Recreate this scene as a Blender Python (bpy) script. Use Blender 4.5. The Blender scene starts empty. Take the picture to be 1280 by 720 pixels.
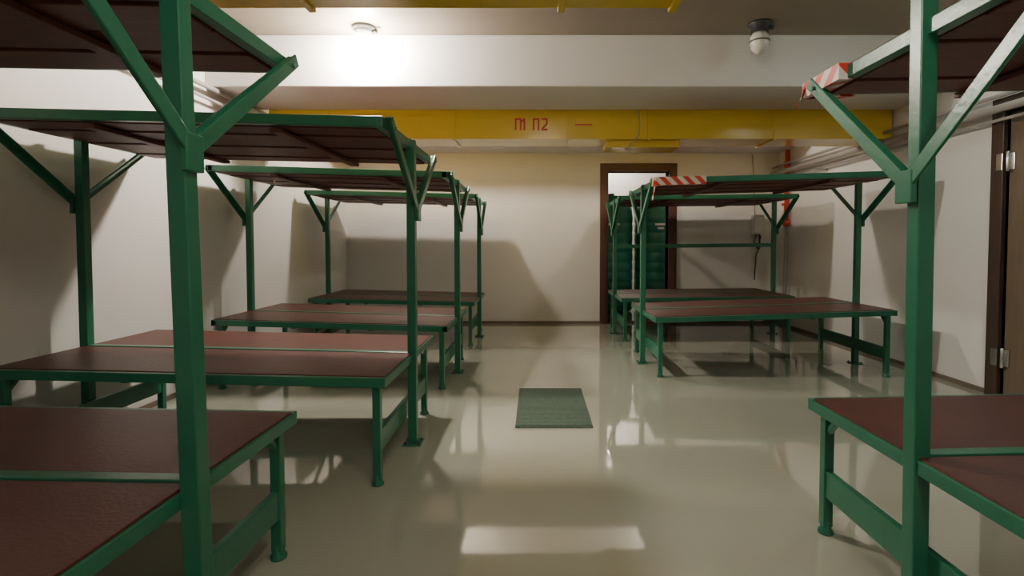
import bpy, bmesh, math
from mathutils import Vector, Matrix

F=660.0
# ------------------------------------------------ materials
def mat(name, col, rough=0.5, metal=0.0, noise=0.0, nscale=8.0, bump=0.0, bscale=40.0, coat=0.0, spec=0.5, col2=None, stretch=None):
    m=bpy.data.materials.new(name); m.use_nodes=True
    nt=m.node_tree; b=nt.nodes['Principled BSDF']
    b.inputs['Base Color'].default_value=(*col,1)
    b.inputs['Roughness'].default_value=rough
    b.inputs['Metallic'].default_value=metal
    b.inputs['Specular IOR Level'].default_value=spec
    b.inputs['Coat Weight'].default_value=coat
    b.inputs['Coat Roughness'].default_value=0.03
    tc=nt.nodes.new('ShaderNodeTexCoord')
    mp=nt.nodes.new('ShaderNodeMapping')
    nt.links.new(tc.outputs['Object'],mp.inputs['Vector'])
    if stretch: mp.inputs['Scale'].default_value=stretch
    if noise>0:
        n=nt.nodes.new('ShaderNodeTexNoise'); n.inputs['Scale'].default_value=nscale; n.inputs['Detail'].default_value=4
        nt.links.new(mp.outputs['Vector'],n.inputs['Vector'])
        r=nt.nodes.new('ShaderNodeMix'); r.data_type='RGBA'
        c2=col2 if col2 else tuple(c*(1-noise) for c in col)
        r.inputs[6].default_value=(*col,1); r.inputs[7].default_value=(*c2,1)
        nt.links.new(n.outputs['Fac'],r.inputs[0]); nt.links.new(r.outputs[2],b.inputs['Base Color'])
    if bump>0:
        n2=nt.nodes.new('ShaderNodeTexNoise'); n2.inputs['Scale'].default_value=bscale; n2.inputs['Detail'].default_value=2
        nt.links.new(mp.outputs['Vector'],n2.inputs['Vector'])
        bp=nt.nodes.new('ShaderNodeBump'); bp.inputs['Strength'].default_value=bump; bp.inputs['Distance'].default_value=0.01
        nt.links.new(n2.outputs['Fac'],bp.inputs['Height']); nt.links.new(bp.outputs['Normal'],b.inputs['Normal'])
    return m
def emis(name,col,s):
    m=bpy.data.materials.new(name); m.use_nodes=True
    b=m.node_tree.nodes['Principled BSDF']
    b.inputs['Base Color'].default_value=(.9,.9,.85,1)
    b.inputs['Emission Color'].default_value=(*col,1); b.inputs['Emission Strength'].default_value=s
    return m
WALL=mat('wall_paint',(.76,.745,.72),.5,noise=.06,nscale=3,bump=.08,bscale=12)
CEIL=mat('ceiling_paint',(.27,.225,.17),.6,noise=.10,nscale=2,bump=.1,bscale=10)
FLOOR=mat('epoxy_floor',(.50,.52,.425),.07,noise=.08,nscale=2.5,bump=.10,bscale=2.6,coat=1.0,spec=.6)
GREEN=mat('green_enamel',(.024,.185,.105),.30,noise=.25,nscale=12,bump=.06,bscale=60)
DECK=mat('brown_vinyl',(.105,.028,.022),.42,noise=.35,nscale=5,bump=.12,bscale=90,spec=.38)
PLANK=mat('stained_plank',(.16,.042,.029),.5,noise=.6,nscale=9,bump=.15,bscale=30,stretch=(.6,6,6))
YEL=mat('yellow_duct_paint',(.78,.56,.05),.20,noise=.15,nscale=4,bump=.10,bscale=6)
RED=mat('red_paint',(.62,.06,.03),.45,noise=.1)
BROWN=mat('brown_door_wood',(.13,.050,.032),.4,noise=.5,nscale=6,stretch=(5,5,.6))
BROWN2=mat('dark_door_frame',(.075,.048,.036),.4,noise=.5,nscale=6,stretch=(5,5,.6))
LEAF=mat('door_leaf_laminate',(.20,.15,.10),.4,noise=.4,nscale=6,stretch=(5,5,.6))
GREY=mat('grey_conduit',(.40,.38,.36),.4,noise=.1)
DARK=mat('dark_iron',(.03,.03,.03),.5,noise=.2)
STEEL=mat('chrome_steel',(.7,.7,.7),.25,metal=1,noise=.05)
GLASS=mat('frosted_glass',(.65,.62,.56),.15,noise=.05,coat=.5)
TANK=mat('green_tank_plastic',(.02,.18,.115),.35,noise=.2)
WHITE=mat('white_plastic',(.7,.7,.66),.4,noise=.05)
SKIRT=mat('skirting',(.20,.15,.12),.45,noise=.2)
WARM=(1,.89,.77)
HOT=emis('lit_glass',WARM,1550)
HOTB=emis('lit_glass_back',WARM,850)
HOTC=emis('lit_glass_back_right',WARM,300)
FILLN=emis('added_fill_near',WARM,190)
HOT2=emis('lit_glass_dim',WARM,420)
COOL=emis('added_fill_tube',(.80,1,.90),36)
# striped tape
TAPE=bpy.data.materials.new('hazard_tape'); TAPE.use_nodes=True
nt=TAPE.node_tree; b=nt.nodes['Principled BSDF']; b.inputs['Roughness'].default_value=.35
tc=nt.nodes.new('ShaderNodeTexCoord'); wv=nt.nodes.new('ShaderNodeTexWave'); wv.bands_direction='DIAGONAL'; wv.inputs['Scale'].default_value=6.5
cr=nt.nodes.new('ShaderNodeValToRGB'); cr.color_ramp.interpolation='CONSTANT'
cr.color_ramp.elements[0].color=(.62,.05,.03,1); cr.color_ramp.elements[1].color=(.72,.66,.6,1); cr.color_ramp.elements[1].position=.5
nt.links.new(tc.outputs['Object'],wv.inputs['Vector']); nt.links.new(wv.outputs['Fac'],cr.inputs['Fac']); nt.links.new(cr.outputs['Color'],b.inputs['Base Color'])
# ribbed mat
MATM=bpy.data.materials.new('ribbed_mat'); MATM.use_nodes=True
nt=MATM.node_tree; b=nt.nodes['Principled BSDF']; b.inputs['Roughness'].default_value=.85
tc=nt.nodes.new('ShaderNodeTexCoord'); n=nt.nodes.new('ShaderNodeTexNoise'); n.inputs['Scale'].default_value=60
cr=nt.nodes.new('ShaderNodeValToRGB'); cr.color_ramp.elements[0].color=(.08,.14,.11,1); cr.color_ramp.elements[1].color=(.23,.32,.25,1)
nt.links.new(tc.outputs['Object'],n.inputs['Vector']); nt.links.new(n.outputs['Fac'],cr.inputs['Fac']); nt.links.new(cr.outputs['Color'],b.inputs['Base Color'])

# ------------------------------------------------ mesh builder
class MB:
    def __init__(s): s.bm=bmesh.new(); s.mats=[]
    def mi(s,m):
        if m not in s.mats: s.mats.append(m)
        return s.mats.index(m)
    def box(s,x0,x1,y0,y1,z0,z1,m):
        x0,x1=sorted((x0,x1)); y0,y1=sorted((y0,y1)); z0,z1=sorted((z0,z1))
        v=[s.bm.verts.new(p) for p in ((x0,y0,z0),(x1,y0,z0),(x1,y1,z0),(x0,y1,z0),(x0,y0,z1),(x1,y0,z1),(x1,y1,z1),(x0,y1,z1))]
        i=s.mi(m)
        for f in ((3,2,1,0),(4,5,6,7),(0,1,5,4),(1,2,6,5),(2,3,7,6),(3,0,4,7)):
            s.bm.faces.new([v[k] for k in f]).material_index=i
    def bar(s,p1,p2,w,h,m,ref=(0,0,1)):
        p1=Vector(p1);p2=Vector(p2);a=(p2-p1).normalized();r=Vector(ref)
        if abs(a.dot(r))>.98: r=Vector((0,1,0))
        sd=a.cross(r).normalized(); up=sd.cross(a).normalized()
        v=[]
        for p in (p1,p2):
            for (i,j) in ((-1,-1),(1,-1),(1,1),(-1,1)):
                v.append(s.bm.verts.new(p+sd*(i*w/2)+up*(j*h/2)))
        k=s.mi(m)
        fs=[]
        for f in ((3,2,1,0),(4,5,6,7),(0,1,5,4),(1,2,6,5),(2,3,7,6),(3,0,4,7)):
            fc=s.bm.faces.new([v[q] for q in f]); fc.material_index=k; fs.append(fc)
        bmesh.ops.recalc_face_normals(s.bm,faces=fs)
    def lathe(s,c,axis,prof,m,seg=20,smooth=True):
        c=Vector(c);a=Vector(axis).normalized()
        r=Vector((1,0,0)) if abs(a.x)<.9 else Vector((0,1,0))
        u=a.cross(r).normalized(); w=a.cross(u).normalized(); k=s.mi(m); rings=[];fs=[]
        for (rad,t) in prof:
            rings.append([s.bm.verts.new(c+a*t+(u*math.cos(2*math.pi*i/seg)+w*math.sin(2*math.pi*i/seg))*max(rad,1e-4)) for i in range(seg)])
        for q in range(len(rings)-1):
            for i in range(seg):
                f=s.bm.faces.new([rings[q][i],rings[q][(i+1)%seg],rings[q+1][(i+1)%seg],rings[q+1][i]]); f.material_index=k; f.smooth=smooth; fs.append(f)
        for rg in (rings[0],rings[-1]):
            f=s.bm.faces.new(rg); f.material_index=k; fs.append(f)
        bmesh.ops.recalc_face_normals(s.bm,faces=fs)
    def cyl(s,p1,p2,r,m,seg=14):
        p1=Vector(p1);p2=Vector(p2); s.lathe(p1,p2-p1,[(r,0),(r,(p2-p1).length)],m,seg)
    def tube(s,pts,r,m,seg=10):
        for i in range(len(pts)-1): s.cyl(pts[i],pts[i+1],r,m,seg)
    def sheet(s,rows,m):
        k=s.mi(m); vs=[[s.bm.verts.new(p) for p in row] for row in rows]
        for i in range(len(vs)-1):
            for j in range(len(vs[0])-1):
                f=s.bm.faces.new([vs[i][j],vs[i+1][j],vs[i+1][j+1],vs[i][j+1]]); f.material_index=k; f.smooth=True
    def done(s,name,bevel=0.0):
        me=bpy.data.meshes.new(name); s.bm.to_mesh(me); s.bm.free()
        for m in s.mats: me.materials.append(m)
        o=bpy.data.objects.new(name,me); bpy.context.collection.objects.link(o)
        if bevel>0:
            md=o.modifiers.new('bevel','BEVEL'); md.width=bevel; md.segments=2; md.limit_method='ANGLE'; md.angle_limit=math.radians(50)
        return o

# ------------------------------------------------ room shell
XL,XR,YB,YN,ZC=-2.58,3.30,7.20,-2.6,2.72
T=.15
m=MB(); m.box(XL-T,XR+T,YN-T,10.2,-.12,0,FLOOR); m.done('floor')
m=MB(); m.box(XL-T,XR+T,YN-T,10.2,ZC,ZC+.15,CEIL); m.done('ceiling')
m=MB(); m.box(XL-T,XL,YN,YB,0,ZC,WALL); m.done('wall_left')
m=MB(); m.box(XL-T,XR+T,YN-T,YN,0,ZC,WALL); m.done('wall_front')
DX0,DX1,DZ=.98,1.80,2.07
m=MB(); m.box(XL-T,DX0,YB,YB+T,0,ZC,WALL); m.box(DX1,XR+T,YB,YB+T,0,ZC,WALL); m.box(DX0,DX1,YB,YB+T,DZ,ZC,WALL); m.done('wall_back')
RY0,RY1,RZ=2.85,3.72,2.02
m=MB(); m.box(XR,XR+T,YN,RY0,0,ZC,WALL); m.box(XR,XR+T,RY1,YB,0,ZC,WALL); m.box(XR,XR+T,RY0,RY1,RZ,ZC,WALL); m.done('wall_right')
m=MB(); m.box(XL,XR,4.16,4.88,2.32,ZC,WALL); m.done('ceiling_beam',.008)
m=MB(); m.box(XL,XR,6.25,YB,2.32,ZC,WALL); m.done('ceiling_beam.001',.008)
m=MB(); m.box(XL,XR,.0,.6,2.32,ZC,WALL); m.done('ceiling_beam.002',.008)
m=MB(); m.box(XL+.012,DX0-.1,YB-.012,YB,0,.035,SKIRT); m.box(DX1+.1,XR-.012,YB-.012,YB,0,.035,SKIRT); m.done('baseboard_back')
m=MB(); m.box(XR-.012,XR,RY1+.1,YB,0,.035,SKIRT); m.done('baseboard_right')
m=MB(); m.box(XL,XL+.012,YN,YB,0,.035,SKIRT); m.done('baseboard_left')
# back door
m=MB()
m.box(DX0-.11,DX0,YB-.03,YB+T+.02,0,DZ+.11,BROWN); m.box(DX1,DX1+.11,YB-.03,YB+T+.02,0,DZ+.11,BROWN); m.box(DX0,DX1,YB-.03,YB+T+.02,DZ,DZ+.11,BROWN)
m.box(DX0-.085,DX0-.025,YB-.04,YB-.03,0,DZ+.085,BROWN); m.box(DX1+.025,DX1+.085,YB-.04,YB-.03,0,DZ+.085,BROWN); m.box(DX0-.025,DX1+.025,YB-.04,YB-.03,DZ+.025,DZ+.085,BROWN)
m.box(DX0,DX1,YB,YB+T,0,.02,BROWN)
m.box(DX0-.06,DX0-.02,YB+T+.03,YB+T+.80,.02,DZ-.01,BROWN)
m.done('door_1',.004)
# right door
m=MB()
m.box(XR-.03,XR+T,RY1,RY1+.10,0,RZ+.10,BROWN2); m.box(XR-.03,XR+T,RY0-.10,RY0,0,RZ+.10,BROWN2); m.box(XR-.03,XR+T,RY0,RY1,RZ,RZ+.10,BROWN2)
m.box(XR+.01,XR+.06,RY0+.01,RY1-.01,.01,RZ-.01,LEAF)
m.box(XR,XR+.01,RY0+.12,RY1-.12,.2,.9,LEAF); m.box(XR,XR+.01,RY0+.12,RY1-.12,1.05,1.85,LEAF)
for z in (.29,1.67):
    m.cyl((XR-.012,RY1-.02,z-.07),(XR-.012,RY1-.02,z+.07),.013,STEEL); m.box(XR-.004,XR+.012,RY1-.06,RY1-.01,z-.06,z+.06,STEEL)
    m.box(XR-.036,XR-.03,RY1-.0,RY1+.05,z-.06,z+.06,STEEL)
m.cyl((XR+.01,RY0+.08,1.0),(XR-.05,RY0+.08,1.0),.011,STEEL); m.bar((XR-.05,RY0+.08,1.0),(XR-.05,RY0+.2,1.0),.02,.02,STEEL)
m.done('door_2',.003)
# far room
m=MB(); m.box(-.2,-.05,YB+T,10.2,0,ZC,WALL); m.done('wall_far_room_left')
m=MB(); m.box(2.9,3.05,YB+T,10.2,0,ZC,WALL); m.done('wall_far_room_right')
m=MB(); m.box(-.2,3.05,9.9,10.05,0,ZC,WALL); m.done('wall_far_room_back')
def tank(name,x,y):
    m=MB(); prof=[(.20,0.0),(.33,.02)]
    z=.05
    while z<1.6:
        prof+=[(.345,z),(.345,z+.10),(.338,z+.115),(.338,z+.14)]; z+=.155
    prof+=[(.33,1.66),(.29,1.76),(.16,1.82),(.16,1.86),(.0,1.87)]
    m.lathe((x,y,0),(0,0,1),prof,TANK,32)
    m.box(x-.09,x+.09,y-.352,y-.343,1.38,1.41,WHITE); m.box(x-.05,x+.05,y-.352,y-.343,1.32,1.35,WHITE)
    m.cyl((x,y,1.87),(x,y,1.90),.05,DARK)
    return m.done(name)
tank('water_tank',1.22,8.60); tank('water_tank',1.95,8.60)
# ------------------------------------------------ bunks
def bunk(xa,xw,yc,hl=.50,hu=1.64,tilt=.04,midrail=False,dp=1.1,ext=0.0,vd=.38,po=0.0,lean=0.0):
    m=MB(); d=1 if xw>xa else -1; L=abs(xw-xa); h=dp/2
    def Z(x,b): return b+tilt*abs(x-xa)/L
    def xbar(x0,x1,y,z,w,hh,mt): m.bar((x0,yc+y,Z(x0,z)),(x1,yc+y,Z(x1,z)),w,hh,mt)
    for (lv,rh,up) in ((hl,.042,False),(hu,.045,True)):
        for y in (-h+.018,h-.018): xbar(xa,xw,y,lv-rh/2+.004,.036,rh,GREEN)
        xbar(xa,xw,0,lv-rh/2+.012,.042,rh,GREEN)
        for x in (xa+d*.018,xw-d*.018): m.bar((x,yc-h,Z(x,lv)-rh/2+.002),(x,yc+h,Z(x,lv)-rh/2+.002),.036,rh*.98,GREEN)
        for y in (-(h+.0)/2,(h+.0)/2): xbar(xa+d*.008,xw-d*.008,y,lv-.001,h-.052,.018,DECK)
        if up:
            n=6; w=(dp-.08)/n
            for i in range(n):
                y=-h+.04+w*(i+.5)
                xbar(xa+d*.04,xw-d*.04,y,lv-.034-(i%2)*.006,w-.012,.022,PLANK)
            for t in (.27,.73):
                x=xa+d*L*t; m.bar((x,yc-h+.03,Z(x,lv)-.062),(x,yc+h-.03,Z(x,lv)-.062),.05,.02,PLANK)
        else:
            for t in (.33,.66):
                x=xa+d*L*t; m.bar((x,yc-h+.03,Z(x,lv)-.035),(x,yc+h-.03,Z(x,lv)-.035),.035,.03,GREEN)
    for e,s in ((xa,1),(xw,-1)):
        lx=e+d*s*.05
        for y in (-h+.05,h-.05):
            m.bar((lx,yc+y,.03),(lx,yc+y,Z(lx,hl)-.03),.036,.036,GREEN)
            m.lathe((lx,yc+y,0),(0,0,1),[(.028,0),(.028,.012),(.02,.022),(.02,.05)],GREEN,14)
            m.bar((lx,yc+y,Z(lx,hl)-.12),(lx,yc+y*.84,Z(lx,hl)-.04),.02,.02,GREEN)
        m.bar((lx,yc-h+.05,.195),(lx,yc+h-.05,.195),.024,.10,GREEN)
        px=e+d*s*.005; pc=yc+po; fx=px+(lean if s==1 else 0)
        m.bar((fx,pc,.006),(px,pc,Z(px,hu)+.006+(ext if s==1 else 0)),.046,.046,GREEN)
        m.box(fx-.05,fx+.05,pc-.05,pc+.05,0,.008,GREEN)
        for bx in (-.036,.036):
            for by in (-.036,.036): m.cyl((fx+bx,pc+by,.008),(fx+bx,pc+by,.018),.007,DARK,6)
        bx=e-d*s*.032
        for q in (-1,1):
            off=d*s*.0015*q
            m.bar((bx+off,pc,Z(e,hu)-vd),(bx+off,yc+q*(h-.03),Z(e,hu)-.005),.009,.042,GREEN)
            m.bar((bx+d*s*.016,pc+q*.03,Z(e,hu)-vd+.018+.03*vd/h),(bx+d*s*.016,yc+q*(h-.03),Z(e,hu)+.006),.030,.008,GREEN)
            m.cyl((bx-d*s*.005,yc+q*(h-.07),Z(e,hu)-.035),(bx-d*s*.012,yc+q*(h-.07),Z(e,hu)-.035),.010,GREEN,6)
        m.box(bx-.009,bx+.009,pc-.032,pc+.032,Z(e,hu)-vd-.05,Z(e,hu)-vd+.04,GREEN)
    if midrail: xbar(xa,xw,0,1.06,.035,.045,GREEN)
    return m.done('bunk_bed',.003)
bunk(-.85,-2.46,1.31,hu=1.73,tilt=.03,ext=.12,vd=.41,po=-.045,lean=.035)
bunk(-.67,-2.46,2.87,hl=.495,hu=1.65)
bunk(-.66,-2.42,4.46,hl=.475,hu=1.625,tilt=.05)
bunk(-.66,-2.44,6.18,hl=.465,hu=1.62)
bunk(1.05,3.02,1.47,hu=1.70,ext=.25,vd=.44,po=-.01,lean=.015)
bunk(.97,2.93,4.81,hl=.49,hu=1.62,tilt=.06)
bunk(.95,2.88,6.39,hl=.485,hu=1.62,tilt=.02,midrail=True)

def tape(segs,tails):
    m=MB()
    for s in segs: m.bar(*s,TAPE)
    for rows in tails: m.sheet(rows,TAPE)
    return m.done('hazard_tape')
tape([((.955,4.255,1.595),(1.36,4.255,1.607),.045,.065),((.965,4.24,1.595),(.965,4.40,1.595),.05,.065)],
     [[[(.94+.01*math.sin(i),4.25-.01*i,1.60-.03*i),(.94+.01*math.sin(i),4.29-.01*i,1.59-.03*i)] for i in range(6)]])
tape([((1.04,2.03,1.68),(1.20,2.03,1.68),.045,.055),((1.045,1.80,1.68),(1.045,2.045,1.68),.05,.055)],
     [[[(1.03-.010*i,2.03-.005*i,1.70+.010*math.sin(i*1.4)-.016*i),(1.03-.010*i,2.06-.005*i,1.660+.010*math.sin(i*1.4+.6)-.012*i)] for i in range(5)]])

m=MB(); m.box(-.125,.34,3.11,3.93,0,.008,MATM)
y=3.12
while y<3.92: m.box(-.123,.338,y,y+.011,.008,.014,MATM); y+=.019
m.done('floor_mat')

# ------------------------------------------------ ducts
m=MB()
D=4.905
m.box(XL+.12,XR-.02,D,5.28,2.06,2.42,YEL)
for x in (-.76,.31,1.04,2.2,-1.9): m.box(x-.014,x+.014,D-.012,5.295,2.048,2.43,YEL)
m.box(.66,1.34,D+.06,5.26,1.995,2.06,YEL)
def P(x,z):
    m.box(x,x+.016,D-.004,D+.001,z,z+.11,RED); m.box(x+.046,x+.062,D-.004,D+.001,z,z+.11,RED); m.box(x+.016,x+.046,D-.004,D+.001,z+.094,z+.11,RED)
z=2.14
P(-.195,z); m.box(-.115,-.099,D-.004,D+.001,z,z+.11,RED); m.bar((-.136,D-.0015,z+.078),(-.108,D-.0015,z+.102),.005,.016,RED)
P(-.03,z)
x=.05
m.box(x,x+.058,D-.004,D+.001,z+.096,z+.11,RED); m.box(x+.043,x+.058,D-.004,D+.001,z+.055,z+.096,RED)
m.bar((x+.05,D-.0015,z+.06),(x+.007,D-.0015,z+.012),.005,.016,RED); m.box(x,x+.058,D-.004,D+.001,z,z+.015,RED)
m.box(.36,.52,D-.004,D+.001,z+.045,z+.058,RED)
m.done('ventilation_duct',.0015)
m=MB(); m.box(XL+.12,.56,1.55,2.15,2.04,2.315,YEL)
for x in (-1.9,-.9,.1,.545): m.box(x-.014,x+.014,1.535,2.165,2.028,2.325,YEL)
m.done('ventilation_duct',.004)
m=MB(); m.tube([(.94,4.87,2.318),(.95,4.865,2.18),(.94,4.87,2.08),(.86,4.87,2.0),(.82,4.88,1.95)],.005,GREY,8); m.done('hanging_cord')
m=MB()
for (dx,z,r) in ((.10,2.03,.028),(.09,2.12,.016),(.06,1.96,.012)):
    m.cyl((XR-dx,-2.5,z),(XR-dx,YB,z),r,GREY)
for y in (0,1.5,4.4,6.0): m.box(XR-.14,XR,y,y+.03,1.93,1.945,GREY)
m.done('wall_pipes')
m=MB()
for (dx,z,r) in ((.08,2.29,.018),(.08,2.20,.012)):
    m.cyl((XL+dx,-2.5,z),(XL+dx,YB-.01,z),r,GREY)
for y in (0,1.5,3.2,5.0,6.5): m.box(XL+.001,XL+.1,y,y+.03,2.17,2.185,GREY)
m.done('cable_conduit')
q=-.10; Y=YB-.002
m=MB(); m.box(3.02+q,3.16+q,Y-.10,Y,1.22,1.48,WHITE); m.box(3.035+q,3.145+q,Y-.108,Y-.10,1.24,1.46,WHITE)
m.tube([(3.05+q,Y-.05,1.48),(3.05+q,Y-.04,1.8),(3.02+q,Y-.03,2.3)],.008,GREY); m.tube([(3.12+q,Y-.05,1.22),(3.13+q,Y-.06,1.05),(3.08+q,Y-.05,.95),(3.07+q,Y-.03,.6)],.008,DARK)
m.tube([(3.08+q,Y-.05,1.22),(3.04+q,Y-.07,1.12),(3.1+q,Y-.05,1.02),(3.14+q,Y-.05,1.2)],.007,DARK); m.done('junction_box',.004)
m=MB(); m.cyl((XR-.06,6.85,1.35),(XR-.06,6.85,2.3),.03,RED); m.cyl((XR-.06,6.85,2.10),(XR-.06,6.85,2.14),.045,RED); m.cyl((XR-.06,6.85,0),(XR-.06,6.85,1.35),.024,GREY)
m.lathe((XR-.06,6.85,1.35),(0,0,1),[(.04,-.03),(.05,0),(.04,.04)],RED); m.bar((XR-.12,6.85,1.6),(XR,6.85,1.6),.03,.03,RED); m.done('fire_riser_pipe')

# ------------------------------------------------ lamps
def lamp(x,y,z,gm,name='bulkhead_lamp'):
    m=MB(); k=1 if gm is GLASS else .80
    m.lathe((x,y,z),(0,0,-1),[(.085,0),(.085,.02),(.06,.035),(.062,.075)],DARK if gm is GLASS else WHITE,24)
    m.cyl((x+.06,y,z-.03),(x+.10,y,z-.03),.015,DARK)
    m.lathe((x,y,z-.075),(0,0,-1),[(.055*k,0),(.068*k,.03*k),(.068*k,.08*k),(.055*k,.12*k),(.03*k,.145*k),(.004,.155*k)],gm,20 if gm is GLASS else 10)
    if gm is GLASS:
        m.lathe((x,y,z-.13),(0,0,-1),[(.072,0),(.072,.008)],DARK,20)
    return m.done(name)
lamp(-1.29,4.02,ZC,HOT)
lamp(1.65,3.95,ZC,GLASS)
lamp(-1.29,5.78,ZC,HOTB)
lamp(1.65,5.78,ZC,HOTC)
lamp(.15,1.1,ZC,FILLN)  # added fill lamp above the frame, brightens the near aisle floor
lamp(.6,-1.3,ZC,HOT2)  # added lamp behind the camera, general fill light
lamp(1.35,9.3,ZC,HOT2)
m=MB(); m.box(2.70,2.80,2.60,3.25,ZC-.06,ZC,WHITE); m.box(2.71,2.79,2.62,3.23,ZC-.085,ZC-.06,COOL); m.done('added_fill_light')  # unseen tube added to brighten the right wall by the door

w=bpy.data.worlds.new('world'); bpy.context.scene.world=w; w.use_nodes=True
w.node_tree.nodes['Background'].inputs[0].default_value=(.05,.05,.05,1)
cam=bpy.data.cameras.new('camera'); co=bpy.data.objects.new('camera',cam); bpy.context.collection.objects.link(co)
cam.sensor_width=36; cam.lens=F*36/1280
pitch=math.radians(2.0)
co.location=(0,0,1.1)
co.rotation_euler=(math.pi/2-pitch,0,0)
cam.shift_x=-30/1280; cam.shift_y=-(56-F*math.tan(pitch))/1280
cam.clip_start=.02
bpy.context.scene.camera=co
